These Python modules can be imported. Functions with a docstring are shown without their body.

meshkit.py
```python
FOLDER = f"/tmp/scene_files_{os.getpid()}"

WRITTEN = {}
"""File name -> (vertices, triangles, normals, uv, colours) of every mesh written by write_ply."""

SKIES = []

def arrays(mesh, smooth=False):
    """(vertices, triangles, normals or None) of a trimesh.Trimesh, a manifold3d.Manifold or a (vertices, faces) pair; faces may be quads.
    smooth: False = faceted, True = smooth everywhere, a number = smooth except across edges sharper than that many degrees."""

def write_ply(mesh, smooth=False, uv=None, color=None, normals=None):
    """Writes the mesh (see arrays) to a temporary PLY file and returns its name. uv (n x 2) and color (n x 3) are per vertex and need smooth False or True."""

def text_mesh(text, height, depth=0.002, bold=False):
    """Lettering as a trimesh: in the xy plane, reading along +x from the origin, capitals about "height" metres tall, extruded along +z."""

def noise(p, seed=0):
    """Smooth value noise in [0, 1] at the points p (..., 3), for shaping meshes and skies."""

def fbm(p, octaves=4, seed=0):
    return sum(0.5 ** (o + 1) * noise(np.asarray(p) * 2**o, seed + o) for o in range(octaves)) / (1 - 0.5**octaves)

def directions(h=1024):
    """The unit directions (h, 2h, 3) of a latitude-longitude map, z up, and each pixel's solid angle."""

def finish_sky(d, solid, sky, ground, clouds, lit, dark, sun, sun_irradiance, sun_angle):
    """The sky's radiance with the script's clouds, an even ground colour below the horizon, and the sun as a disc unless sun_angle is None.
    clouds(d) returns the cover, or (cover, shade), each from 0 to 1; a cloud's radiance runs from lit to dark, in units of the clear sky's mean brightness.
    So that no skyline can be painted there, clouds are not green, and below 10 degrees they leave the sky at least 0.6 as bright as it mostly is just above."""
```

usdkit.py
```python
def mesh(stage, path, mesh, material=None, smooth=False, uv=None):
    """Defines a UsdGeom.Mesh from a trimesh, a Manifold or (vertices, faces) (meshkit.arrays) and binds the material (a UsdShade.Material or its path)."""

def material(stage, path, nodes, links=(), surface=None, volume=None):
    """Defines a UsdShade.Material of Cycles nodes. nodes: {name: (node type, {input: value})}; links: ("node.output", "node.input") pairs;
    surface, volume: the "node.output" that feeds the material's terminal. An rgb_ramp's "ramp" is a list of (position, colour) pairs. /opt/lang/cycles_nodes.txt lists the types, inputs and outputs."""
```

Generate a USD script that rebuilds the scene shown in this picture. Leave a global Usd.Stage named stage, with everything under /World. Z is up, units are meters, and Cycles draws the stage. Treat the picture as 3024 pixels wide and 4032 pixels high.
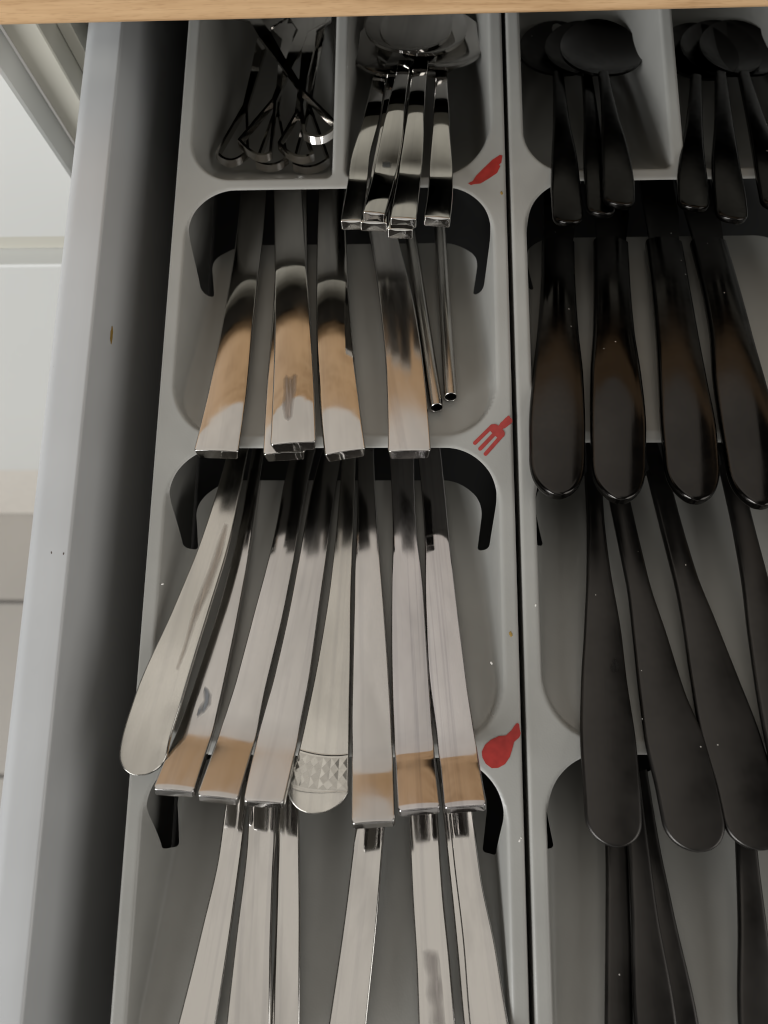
import math, random, zlib
import numpy as np, trimesh, shapely, usdkit
from scipy.interpolate import PchipInterpolator
from shapely.geometry import Polygon, LineString, Point, box
from shapely.ops import unary_union
from pxr import Usd, UsdGeom, UsdLux, UsdShade, Gf, Sdf, Vt

random.seed(7); np.random.seed(7)
stage = Usd.Stage.CreateInMemory()
UsdGeom.SetStageUpAxis(stage, 'Z'); UsdGeom.SetStageMetersPerUnit(stage, 1.0)
UsdGeom.Xform.Define(stage, '/World'); UsdGeom.Scope.Define(stage, '/World/Looks')

# ------------------------------------------------------------------ camera
FPX, PCX, PCY, CAMH = 3028., 1512., 2016., .285
d1 = np.array([1650-PCX, -11471-PCY, FPX]); d1 /= np.linalg.norm(d1)
d2 = np.array([1628-PCX, 2698-PCY, FPX]); d2 -= d1*(d1@d2); d2 /= np.linalg.norm(d2)
ROT = np.stack([np.cross(d1, -d2), d1, -d2], 1)          # camera <- world
cam = UsdGeom.Camera.Define(stage, '/World/camera')
cam.CreateFocalLengthAttr(5.1); cam.CreateHorizontalApertureAttr(5.1*3024/FPX); cam.CreateVerticalApertureAttr(5.1*4032/FPX)
cam.CreateClippingRangeAttr(Gf.Vec2f(.01, 50)); cam.CreateFStopAttr(1.9); cam.CreateFocusDistanceAttr(.295)
cam.CreateExposureAttr(0.0)
r_, u_, b_ = ROT[0], -ROT[1], -ROT[2]
cam.AddTransformOp().Set(Gf.Matrix4d(*r_, 0, *u_, 0, *b_, 0, 0, 0, CAMH, 1))

# ------------------------------------------------------------------ lights
def aim(prim, pos, target):
    z = np.array(pos, float)-np.array(target, float); z /= np.linalg.norm(z)
    x = np.cross([0, 0, 1], z) if abs(z[2]) < .99 else np.array([1., 0, 0]); x /= np.linalg.norm(x); y = np.cross(z, x)
    UsdGeom.Xformable(prim).AddTransformOp().Set(Gf.Matrix4d(*map(float, x), 0, *map(float, y), 0, *map(float, z), 0, *map(float, pos), 1))
def rect(name, pos, target, w, h, radiance, color):
    L = UsdLux.RectLight.Define(stage, '/World/'+name)
    L.CreateWidthAttr(w); L.CreateHeightAttr(h); L.CreateIntensityAttr(radiance); L.CreateColorAttr(Gf.Vec3f(*color))
    aim(L.GetPrim(), pos, target); return L
dome = UsdLux.DomeLight.Define(stage, '/World/room_light')
dm = usdkit.material(stage, '/World/Looks/room_light_look', {'bg': ('background_shader', {'color': (.50, .465, .42), 'strength': .08})}, surface='bg.background')
UsdShade.MaterialBindingAPI.Apply(dome.GetPrim()).Bind(dm)
rect('window_light', (-1.8, -1.7, 1.02), (0, .2, .1), 1.7, 1.2, 13.5, (.97, .985, 1.0))
rect('front_room_light', (.1, -2.3, .85), (0, 0, 0), 2.6, 1.6, .75, (1.0, .98, .95))
rect('ceiling_light', (-.3, .36, 1.6), (-.3, .36, 0), 1.5, .92, .66, (1.0, .95, .88))  # unseen panel added for the pale overhead reflections in the steel
rect('side_light', (1.9, -.5, .95), (-.1, .1, 0), 1.3, 1.8, 2.4, (1.0, .98, .95))

# ------------------------------------------------------------------ helpers
def ray(sx, sy): return ROT.T @ np.array([(sx-PCX)/FPX, (sy-PCY)/FPX, 1.])
def at(sx, sy, z=0.):
    """the point at height z (a number or a function of Y) that the photograph shows at source pixel sx, sy"""
    r = ray(sx, sy)
    if not callable(z): return np.array([0, 0, CAMH]) + r*((z-CAMH)/r[2])
    zz = 0.
    for _ in range(40):
        p = np.array([0, 0, CAMH]) + r*((zz-CAMH)/r[2]); zz += .7*(z(p[1])-zz)
    return p
def depth(p): return float(ROT[2] @ (np.asarray(p)-[0, 0, CAMH]))

names = {}
def numbered(parent, name):
    k = (parent, name); n = names.get(k, 0); names[k] = n+1
    return f'{parent}/{name}' if n == 0 else f'{parent}/{name}_{n:03d}'
def tag(o, label=None, cat=None, group=None, kind=None):
    for k, v in (('label', label), ('category', cat), ('group', group), ('kind', kind)):
        if v: o.SetCustomDataByKey(k, v)
    return o
def thing(name, label, cat, loc=(0, 0, 0), group=None, kind=None, rotz=0.):
    x = UsdGeom.Xform.Define(stage, numbered('/World', name)); x.AddTranslateOp().Set(Gf.Vec3d(*map(float, loc)))
    if rotz: x.AddRotateZOp().Set(math.degrees(rotz))
    return tag(x.GetPrim(), label, cat, group, kind)
def part(parent, name, mesh, mat, smooth=30, label=None, origin=None):
    """one Mesh prim under a thing or part; mesh in world coordinates, moved to the thing's origin"""
    base = str(parent.GetPath()) if parent else '/World'
    if isinstance(mesh, tuple): mesh = trimesh.Trimesh(*mesh, process=False)
    mesh = mesh.copy()
    if parent:
        w = UsdGeom.Xformable(parent).ComputeLocalToWorldTransform(Usd.TimeCode.Default()).GetInverse()
        mesh.apply_transform(np.array(w).T)
    m = usdkit.mesh(stage, numbered(base, name), mesh, M[mat] if isinstance(mat, str) else mat, smooth=smooth)
    return tag(m.GetPrim(), label)
def bx(x0, x1, y0, y1, z0, z1, ch=0.0):
    if ch <= 0:
        b = trimesh.creation.box((x1-x0, y1-y0, z1-z0)); b.apply_translation(((x0+x1)/2, (y0+y1)/2, (z0+z1)/2)); return b
    pts = []
    for sx in (0, 1):
        for sy in (0, 1):
            for sz in (0, 1):
                for a in range(3):
                    p = [(x0+ch, x1-ch)[sx], (y0+ch, y1-ch)[sy], (z0+ch, z1-ch)[sz]]
                    p[a] = ((x0, x1)[sx], (y0, y1)[sy], (z0, z1)[sz])[a]; pts.append(p)
    return trimesh.convex.convex_hull(np.array(pts))

# ------------------------------------------------------------------ materials
M = {}
def mat(name, nodes, links, surface='p.BSDF'): M[name] = usdkit.material(stage, '/World/Looks/'+name, nodes, links, surface=surface); return M[name]
def steel(name, base, rough, r2, streak=(1400, 12, 5), bump=.2, fine=.05, smudge=38., tone=.5, band=(300., 7., 7.)):
    mat(name, {'g': ('texture_coordinate', {}), 'ps': ('geometry', {}), 'oi': ('object_info', {}), 'om': ('math', {'math_type': 'multiply', 'value2': 60.}), 'cx': ('combine_xyz', {}),
        'mp5': ('mapping', {'mapping_type': 'point', 'scale': (smudge*1.8, smudge*.55, 8.)}), 'n1': ('noise_texture', {'scale': 1., 'detail': 4., 'roughness': .55, 'distortion': .3}),
        'rr': ('map_range', {'from_min': .42, 'from_max': .72, 'to_min': rough, 'to_max': r2}),
        'mp': ('mapping', {'mapping_type': 'point', 'scale': streak}),
        'n2': ('noise_texture', {'scale': 1., 'detail': 3., 'roughness': .6}),
        'n3': ('noise_texture', {'scale': 42., 'detail': 2., 'distortion': .5}),
        'c': ('rgb_ramp', {'ramp': [(.36, tuple(.84*b for b in base)), (.58, base)]}),
        'ad': ('math', {'math_type': 'multiply_add', 'value2': fine}),
        'b': ('bump', {'strength': bump, 'distance': .0004}),
        'mp4': ('mapping', {'mapping_type': 'point', 'scale': band}), 'n4': ('noise_texture', {'scale': 1., 'detail': 3., 'roughness': .55}),
        'c4': ('rgb_ramp', {'ramp': [(.34, (.80, .80, .82)), (.5, (1, 1, 1))]}), 'mx': ('mix_color', {'blend_type': 'multiply', 'fac': tone}),
        'p': ('principled_bsdf', {'metallic': 1.})},
        [('g.object', 'mp4.vector'), ('mp4.vector', 'n4.vector'), ('n4.fac', 'c4.fac'), ('c.color', 'mx.a'), ('c4.color', 'mx.b'), ('mx.result', 'p.base_color'),
         ('oi.random', 'om.value1'), ('om.value', 'cx.x'), ('om.value', 'cx.y'), ('cx.vector', 'mp.location'), ('cx.vector', 'mp4.location'), ('cx.vector', 'mp5.location'), ('g.object', 'mp5.vector'), ('mp5.vector', 'n1.vector'), ('g.object', 'mp.vector'), ('ps.position', 'n3.vector'), ('mp.vector', 'n2.vector'), ('n1.fac', 'rr.value'), ('n1.fac', 'c.fac'),
         ('n2.fac', 'ad.value1'), ('n3.fac', 'ad.value3'), ('ad.value', 'b.height'), ('b.normal', 'p.normal'), ('rr.result', 'p.roughness')])
steel('polished_steel', (.60, .58, .55), .04, .13)
steel('worn_steel', (.575, .555, .535), .115, .22, bump=.22, tone=.6)
steel('streaked_steel', (.59, .565, .56), .07, .25, bump=.22, tone=.95, band=(560., 5., 5.))
steel('dull_steel', (.56, .54, .495), .15, .28, bump=.2, tone=.5)
steel('brushed_steel', (.55, .53, .50), .2, .3, streak=(2500, 60, 2500), bump=.3)
for nm_, r1_, r2_, dk in (('black_steel', .15, .30, 1.), ('black_satin', .30, .44, 1.22), ('black_shaded', .16, .30, .5)):  # last one is darkened: worktop shade put into the rear spoons
    mat(nm_, {'g': ('texture_coordinate', {}), 'ps': ('geometry', {}), 'n1': ('noise_texture', {'scale': 30., 'detail': 4., 'roughness': .6}),
    'rr': ('map_range', {'from_min': .40, 'from_max': .70, 'to_min': r1_, 'to_max': r2_}),
    'c': ('rgb_ramp', {'ramp': [(.35, (.036*dk, .034*dk, .032*dk)), (.65, (.050*dk, .047*dk, .044*dk))]}),
    'v': ('voronoi_texture', {'scale': 170.}), 'lt': ('math', {'math_type': 'less_than', 'value2': .045}), 'sc': ('separate_color', {}), 'gt': ('math', {'math_type': 'greater_than', 'value2': .66}),
    'ml': ('math', {'math_type': 'multiply'}), 'mx': ('mix_color', {'b': (.45, .43, .40)}), 'iv': ('math', {'math_type': 'subtract', 'value1': 1.}),
    'mp': ('mapping', {'mapping_type': 'point', 'scale': (900., 14., 5.)}), 'n2': ('noise_texture', {'scale': 1., 'detail': 3.}), 'b': ('bump', {'strength': .04, 'distance': .0004}),
    'p': ('principled_bsdf', {'metallic': 1.})},
    [('ps.position', 'n1.vector'), ('n1.fac', 'rr.value'), ('n1.fac', 'c.fac'), ('ps.position', 'v.vector'), ('v.distance', 'lt.value1'), ('v.color', 'sc.color'), ('sc.r', 'gt.value1'),
     ('lt.value', 'ml.value1'), ('gt.value', 'ml.value2'), ('ml.value', 'mx.fac'), ('c.color', 'mx.a'), ('ml.value', 'iv.value2'), ('iv.value', 'p.metallic'),
     ('g.object', 'mp.vector'), ('mp.vector', 'n2.vector'), ('n2.fac', 'b.height'), ('b.normal', 'p.normal'), ('mx.result', 'p.base_color'), ('rr.result', 'p.roughness')])
for nm_, col_, ro_ in (('blue_tint', (.15, .16, .175), .2), ('brown_reflection', (.33, .29, .25), .24), ('faint_tint', (.30, .28, .27), .24), ('dry_drop', (.035, .034, .033), .5)):  # object reflections put into the colour, plus other handle marks and a dried drop
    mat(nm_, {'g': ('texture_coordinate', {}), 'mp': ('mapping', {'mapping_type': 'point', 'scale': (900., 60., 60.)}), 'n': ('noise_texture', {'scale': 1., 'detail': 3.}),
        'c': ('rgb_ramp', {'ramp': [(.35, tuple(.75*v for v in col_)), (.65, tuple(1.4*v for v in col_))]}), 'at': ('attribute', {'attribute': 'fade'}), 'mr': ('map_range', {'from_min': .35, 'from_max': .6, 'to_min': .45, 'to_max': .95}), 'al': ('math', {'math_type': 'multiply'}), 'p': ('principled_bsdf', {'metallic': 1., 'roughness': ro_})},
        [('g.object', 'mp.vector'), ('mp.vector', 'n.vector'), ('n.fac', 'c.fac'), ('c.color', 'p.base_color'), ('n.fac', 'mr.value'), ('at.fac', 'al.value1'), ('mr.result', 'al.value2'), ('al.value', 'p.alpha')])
def plain(name, col, rough, spec=.5, noise=.04, scale=60., bump=0., bscale=900.):
    a = tuple(max(0, c*(1-noise)) for c in col); b = tuple(c*(1+noise) for c in col)
    mat(name, {'g': ('texture_coordinate', {}), 'n': ('noise_texture', {'scale': scale, 'detail': 3.}), 'c': ('rgb_ramp', {'ramp': [(.3, a), (.7, b)]}),
        'n2': ('noise_texture', {'scale': bscale, 'detail': 2.}), 'b': ('bump', {'strength': bump, 'distance': .0003}),
        'p': ('principled_bsdf', {'roughness': rough, 'specular_ior_level': spec})},
        [('g.object', 'n.vector'), ('g.object', 'n2.vector'), ('n.fac', 'c.fac'), ('n2.fac', 'b.height'), ('c.color', 'p.base_color')] + ([('b.normal', 'p.normal')] if bump else []))
plain('grey_plastic', (.325, .320, .296), .40, .5, .045, 40., .12, 1500.)
plain('red_print', (.33, .028, .023), .32, .5, .14, 420.)
plain('rail_paint', (.495, .503, .505), .33, .5, .03, 25., .03, 700.)
plain('drawer_base', (.05, .05, .05), .6)
plain('white_front', (.62, .62, .59), .5, .3, .01, 5.)
plain('wall_paint', (.65, .62, .58), .7, .2, .03, 3.)
plain('cream_edge', (.52, .50, .43), .5, .3, .02, 8.)
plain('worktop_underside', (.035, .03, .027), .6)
plain('plinth_board', (.62, .58, .52), .5, .3)
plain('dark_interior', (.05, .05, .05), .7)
plain('floor_tile', (.38, .352, .315), .5, .3, .05, 6.)
plain('grout', (.12, .11, .10), .8)
plain('pale_crumb', (.75, .73, .68), .6)
plain('stain', (.30, .19, .04), .5)
plain('speck', (.10, .08, .07), .6)
mat('beech', {'g': ('texture_coordinate', {}), 'mp': ('mapping', {'mapping_type': 'point', 'scale': (9., 120., 120.)}),
    'n': ('noise_texture', {'scale': 1.6, 'detail': 6., 'roughness': .62, 'distortion': .4}),
    'mp2': ('mapping', {'mapping_type': 'point', 'scale': (160., 1500., 1500.)}), 'n2': ('noise_texture', {'scale': 1., 'detail': 2.}),
    'c': ('rgb_ramp', {'ramp': [(.28, (.40, .235, .11)), (.48, (.53, .335, .175)), (.7, (.62, .41, .225))]}),
    'c2': ('rgb_ramp', {'ramp': [(.30, (.72, .66, .6)), (.45, (1, 1, 1))]}), 'mx': ('mix_color', {'blend_type': 'multiply', 'fac': .5}),
    'p': ('principled_bsdf', {'roughness': .45, 'specular_ior_level': .35})},
    [('g.object', 'mp.vector'), ('mp.vector', 'n.vector'), ('g.object', 'mp2.vector'), ('mp2.vector', 'n2.vector'), ('n.fac', 'c.fac'), ('n2.fac', 'c2.fac'),
     ('c.color', 'mx.a'), ('c2.color', 'mx.b'), ('mx.result', 'p.base_color')])

# ------------------------------------------------------------------ kitchen round the drawer
FY = .25                                                   # plane of the neighbouring drawer fronts
floor = part(None, 'floor', bx(-1.6, .9, -.9, .9, -.93, -.90), 'floor_tile', smooth=False); tag(floor, kind='structure')
for k, y in enumerate((-.14, .12)):
    part(floor, 'grout_line', bx(-1.6, .9, y-.002, y+.002, -.8985, -.8978), 'grout', smooth=False)
wl = part(None, 'wall', bx(-1.05, .75, .842, .86, -.9, 1.9), 'wall_paint', smooth=False); tag(wl, kind='structure')
wt = thing('worktop', 'pale beech wood worktop edge overhanging the open drawer', 'worktop', (0, .54, .05))
prof = [(.2375+.003, .05), (.84, .05), (.84, .088), (.2375+.004, .088)]
for a in np.linspace(90, 180, 6): prof.append((.2375+.004+.004*math.cos(math.radians(a)), .084+.004*math.sin(math.radians(a))))
for a in np.linspace(180, 270, 6): prof.append((.2375+.003+.003*math.cos(math.radians(a)), .053+.003*math.sin(math.radians(a))))
wm = trimesh.creation.extrude_polygon(Polygon(prof).buffer(0), 2.2)
wm.vertices = np.stack([wm.vertices[:, 2]-1.1, wm.vertices[:, 0], wm.vertices[:, 1]], 1); wm.fix_normals()
part(wt, 'wooden_slab', wm, 'beech', smooth=40)
cab = thing('base_cabinet', 'cream base cabinet under the worktop whose top drawer is pulled open', 'cabinet', (.1, .27, -.90))
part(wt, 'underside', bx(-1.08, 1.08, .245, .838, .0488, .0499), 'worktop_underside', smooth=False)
part(cab, 'side_panel', bx(-.172, -.1565, FY+.016, .82, -.80, .0485, .0006), 'cream_edge', smooth=False)
part(cab, 'runner_strip', bx(-.1560, -.1500, FY+.030, .82, -.05, .0484), 'cream_edge', smooth=False)
part(cab, 'top_rail', bx(-.1555, .47, FY+.018, FY+.036, .022, .0485), 'cream_edge', smooth=False)
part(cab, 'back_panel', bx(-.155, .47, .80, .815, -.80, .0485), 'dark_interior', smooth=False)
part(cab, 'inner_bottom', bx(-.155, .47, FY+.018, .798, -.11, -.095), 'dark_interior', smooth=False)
part(cab, 'right_side_panel', bx(.472, .488, FY+.016, .82, -.80, .0485), 'cream_edge', smooth=False)
part(cab, 'lower_drawer_front', bx(-.170, .47, FY-.003, FY+.015, -.60, -.136, .001), 'white_front', smooth=False)
nb = thing('neighbouring_cabinet', 'white kitchen cabinet with stacked handleless drawer fronts left of the open drawer', 'cabinet', (-.48, .26, -.90))
part(nb, 'drawer_front', bx(-.78, -.1735, FY, FY+.018, -.106, .046, .0012), 'white_front', smooth=False)
part(nb, 'grip_strip', bx(-.78, -.1745, FY+.012, FY+.02, -.136, -.1065), 'cream_edge', smooth=False)
part(nb, 'drawer_front', bx(-.78, -.1735, FY, FY+.018, -.60, -.1365, .0012), 'white_front', smooth=False)
part(nb, 'plinth', bx(-.78, .47, FY+.012, FY+.028, -.897, -.605), 'plinth_board', smooth=False)

# the drawer: painted metal side with a rounded top, and the base panel
dr = thing('drawer', 'open kitchen drawer with a pale grey rounded metal side rail', 'drawer', (-.05, .05, -.068))
X1 = -.1257; zt = .012
pr = [(X1+.0040, -.064), (X1+.0036, -.03), (X1+.0028, -.016), (X1+.0018, -.006), (X1+.0010, .001), (X1+.0003, .0070), (X1, zt-.0012)]
for a in np.linspace(0, 90, 5): pr.append((X1-.0012+.0012*math.cos(math.radians(a)), zt-.0012+.0012*math.sin(math.radians(a))))
pr += [(X1-.005, zt+.0004), (X1-.0100, zt+.0004)]
for a in np.linspace(88, 180, 12): pr.append((X1-.0110+.0062*math.cos(math.radians(a)), zt-.0055+.0059*math.sin(math.radians(a))))
pr += [(X1-.0172, -.064)]
rm = trimesh.creation.extrude_polygon(Polygon(pr), .66)
rm.vertices = np.stack([rm.vertices[:, 0], .46-rm.vertices[:, 2], rm.vertices[:, 1]], 1); rm.fix_normals()
rail = part(dr, 'side_rail', rm, 'rail_paint', smooth=35)
part(dr, 'base_panel', bx(X1+.0045, .33, -.20, .46, -.068, -.060), 'drawer_base', smooth=False)
part(dr, 'rail_end_cap', bx(X1-.0105, X1-.003, .2995, .309, -.02, zt+.001, .0006), 'dark_interior', smooth=False)
def fleck(sx, sy, z, lx, ly, m, parent, name, wall=None, ang=0.):
    s = trimesh.creation.icosphere(2); s.vertices *= (lx, ly, .00012)
    s.vertices += .15*np.minimum(lx, ly)*np.sin(9*s.vertices[:, [1, 0, 2]]/max(lx, ly))*[1, 1, 0]
    if wall is not None:                                   # lies on the upright inner face of the rail
        s.vertices = s.vertices[:, [2, 1, 0]]
        r = ray(sx, sy); t = wall/r[0]; s.apply_translation(np.array([0, 0, CAMH])+r*t)
    else:
        s.apply_transform(trimesh.transformations.rotation_matrix(ang, [0, 0, 1])); s.apply_translation(at(sx, sy, z))
    s.fix_normals(); part(parent, name, s, m, smooth=True)
fleck(216, 1438, .0117, .0003, .0009, 'speck', rail, 'scratch', ang=-.5)
fleck(203, 2176, .0123, .0005, .0009, 'speck', rail, 'scratch', ang=.3)
fleck(250, 2180, .0121, .00025, .0005, 'speck', rail, 'scratch')
fleck(440, 1320, 0, .0013, .0040, 'stain', rail, 'stain', wall=X1+.0015)

# ------------------------------------------------------------------ cutlery trays
TX0, TX1 = -.1016, .0384                                   # the left tray's sides
AY = [.2048, .0907, -.0240, -.138]                         # front edges of the overlapping shelves
RIM, LIP, RC = .0046, .0030, .0215
DEEP = .0385
ys_rear, ys_front = .350, -.200
x0, x1 = TX0+RIM, TX1-RIM
def rounded(xa, xb, ya, yb, rfl, rfr, rrl, rrr, squash=1.12):
    pts = []
    for cx, cy, r, a0 in ((xa+rfl, ya+rfl*squash, rfl, 180), (xb-rfr, ya+rfr*squash, rfr, 270), (xb-rrr, yb-rrr*squash, rrr, 0), (xa+rrl, yb-rrl*squash, rrl, 90)):
        for a in np.linspace(a0, a0+90, 24): pts.append((cx+r*math.cos(math.radians(a)), cy+squash*r*math.sin(math.radians(a))))
    return Polygon(pts).buffer(0)
pockets = []
for k in range(3):
    ya, yf = AY[k], AY[k+1]+LIP
    op = rounded(x0, x1, yf, ya, RC, RC, RC, RC)
    ext = rounded(x0, x1, yf, ya+.06, RC, RC, .002, .002)
    # slot below the shelf: follows the opening's rear edge from leg to leg
    yleg = ya - .037
    c = np.linspace(0, 1, 160); path = []
    sq = 1.12
    path += [(x1, y) for y in np.linspace(yleg, ya-RC*sq, 12)[:-1]]
    path += [(x1-RC+RC*math.cos(a), ya-RC*sq+RC*sq*math.sin(a)) for a in np.linspace(0, math.pi/2, 30)]
    path += [(x, ya) for x in np.linspace(x1-RC, x0+RC, 40)[1:-1]]
    path += [(x0+RC+RC*math.cos(a), ya-RC*sq+RC*sq*math.sin(a)) for a in np.linspace(math.pi/2, math.pi, 30)]
    path += [(x0, y) for y in np.linspace(ya-RC*sq, yleg, 12)[1:]]
    path = np.array(path); t = np.gradient(path, axis=0); t /= np.linalg.norm(t, axis=1)[:, None]
    nrm = np.stack([-t[:, 1], t[:, 0]], 1)                 # inward
    low = np.clip((ya-.010-path[:, 1])/(.027), 0, 1); o1 = .0011+.0026*low**1.3
    o2 = o1+.0032+.001*low
    band = Polygon(np.vstack([path+nrm*o1[:, None], (path+nrm*o2[:, None])[::-1]])).buffer(-.0012).buffer(.0012)
    mid = path+nrm*((o1+o2)/2)[:, None]
    floorzone = Polygon(np.vstack([mid, [(x0+.003, yf-.1), (x1-.003, yf-.1)]])).buffer(0)
    pockets.append(dict(op=op, ext=ext, band=band, fz=floorzone, ya=ya, yf=yf, yleg=yleg))
yb = AY[0]+LIP
xm = (TX0+TX1)/2-.0002
bins = [rounded(x0, xm-.0014, yb, ys_rear-.004, .019, .0045, .01, .01), rounded(xm+.0014, x1, yb, ys_rear-.004, .0045, .026, .01, .01)]
# lowest pocket continues out of view at the front
def wall(d, r=.0017, slope=11.):
    d = np.maximum(d, 0); s = r*slope/math.sqrt(1+slope**2)
    return np.where(d < s, r-np.sqrt(np.maximum(r*r-np.minimum(d, r)**2, 0)), r-math.sqrt(r*r-s*s)+(d-s)*slope)
def smin(a, b, p=2.6):
    a = np.maximum(a, 1e-9); b = np.maximum(b, 1e-9); return (a**-p+b**-p)**(-1/p)
def inside_dist(poly, P):
    pts = shapely.points(P); d = shapely.distance(poly.boundary, pts); return np.where(shapely.contains(poly, pts), d, -d)
def tray_height(P):
    z = np.zeros(len(P))
    for q in pockets:
        s = np.where((P[:, 1] > q['yf']-.004) & (P[:, 1] < q['ya']+.004))[0]; Q = P[s]
        d = inside_dist(q['op'], Q); de = inside_dist(q['ext'], Q)
        fz = shapely.contains(q['fz'], shapely.points(Q)) & (Q[:, 1] < q['ya']-.0015)
        ramp = DEEP*np.clip((Q[:, 1]-q['yf'])/(q['ya']-q['yf']), 0, 1)**.93
        zz = np.where(fz, -smin(ramp, wall(de)), -np.minimum(smin(np.maximum(ramp, 1e-6), wall(d)), .06)*(d > 0))
        z[s] = np.where(d > 0, zz, z[s])
    for b in bins:
        s = np.where(P[:, 1] > yb-.001)[0]; Q = P[s]; d = inside_dist(b, Q)
        ramp = smin(np.full(len(Q), .041), np.maximum(Q[:, 1]-yb, 0)*1.15, 3.)
        z[s] = np.where(d > 0, -smin(ramp, wall(d), 3.2), z[s])
    # rounded outer edge
    e = np.minimum(P[:, 0]-TX0, TX1-P[:, 0]); r = .0013
    z -= np.where(e < r, r-np.sqrt(np.maximum(r*r-(r-e)**2, 0)), 0)
    return z
def tray_mesh():
    h = .00062
    e = [0, .00008, .00025, .0005, .0008, .0012]
    xs = np.concatenate([TX0+np.array(e), np.arange(TX0+.0017, TX1-.0016, h), TX1-np.array(e)[::-1]])
    ysv = np.arange(ys_front, ys_rear+h, h)
    gx, gy = np.meshgrid(xs, ysv); P = np.stack([gx.ravel(), gy.ravel()], 1)
    nx, ny = len(xs), len(ysv)
    hole = unary_union([q['band'] for q in pockets]); pts = shapely.points(P)
    d = shapely.distance(hole.boundary, pts); near = np.where(d < .55*h)[0]
    near = near[(P[near, 0] > TX0+.002) & (P[near, 0] < TX1-.002)]
    ln = shapely.shortest_line(pts[near], hole.boundary); P[near] = shapely.get_coordinates(ln).reshape(-1, 2, 2)[:, 1]
    i = np.arange(nx*ny).reshape(ny, nx); E = np.vstack([np.stack([i[:, :-1].ravel(), i[:, 1:].ravel()], 1), np.stack([i[:-1].ravel(), i[1:].ravel()], 1),
        np.stack([i[:-1, :-1].ravel(), i[1:, 1:].ravel()], 1), np.stack([i[:-1, 1:].ravel(), i[1:, :-1].ravel()], 1)])
    E = E[(d[E] < 3*h).all(1)]
    for _ in range(3):
        us = np.unique(E); sd = np.full(len(P), 9.); pu = shapely.points(P[us])
        dist = shapely.distance(hole.boundary, pu); sd[us] = np.where(shapely.contains(hole, pu), -dist, dist); sd[np.abs(sd) < 2e-6] = 0
        X = E[sd[E[:, 0]]*sd[E[:, 1]] < 0]
        if not len(X): break
        v = np.unique(np.where(np.abs(sd[X[:, 0]]) < np.abs(sd[X[:, 1]]), X[:, 0], X[:, 1]))
        ln = shapely.shortest_line(shapely.points(P[v]), hole.boundary); P[v] = shapely.get_coordinates(ln).reshape(-1, 2, 2)[:, 1]
    z = tray_height(P); V = np.column_stack([P, z])
    i = np.arange(nx*ny).reshape(ny, nx); a, b, c, e_ = i[:-1, :-1].ravel(), i[:-1, 1:].ravel(), i[1:, 1:].ravel(), i[1:, :-1].ravel()
    diag = shapely.distance(hole.boundary, shapely.points((P[a]+P[c])/2)) > shapely.distance(hole.boundary, shapely.points((P[b]+P[e_])/2))
    f = np.vstack([np.where(diag[:, None], np.stack([a, b, c], 1), np.stack([a, b, e_], 1)), np.where(diag[:, None], np.stack([a, c, e_], 1), np.stack([b, c, e_], 1))])
    cen = P[f].mean(1); f = f[~shapely.contains(hole, shapely.points(cen))]
    # outer skirts
    ring = np.concatenate([i[0, :], i[1:, -1], i[-1, -2::-1], i[-2:0:-1, 0]]); n0 = len(V)
    low = V[ring].copy(); low[:, 2] = -.0575; V = np.vstack([V, low]); k = np.arange(len(ring)); k2 = (k+1) % len(ring)
    f = np.vstack([f, np.stack([ring[k], n0+k, ring[k2]], 1), np.stack([ring[k2], n0+k, n0+k2], 1)])
    m = trimesh.Trimesh(V, f, process=False); m.remove_unreferenced_vertices(); return m
tm = tray_mesh()
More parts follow.
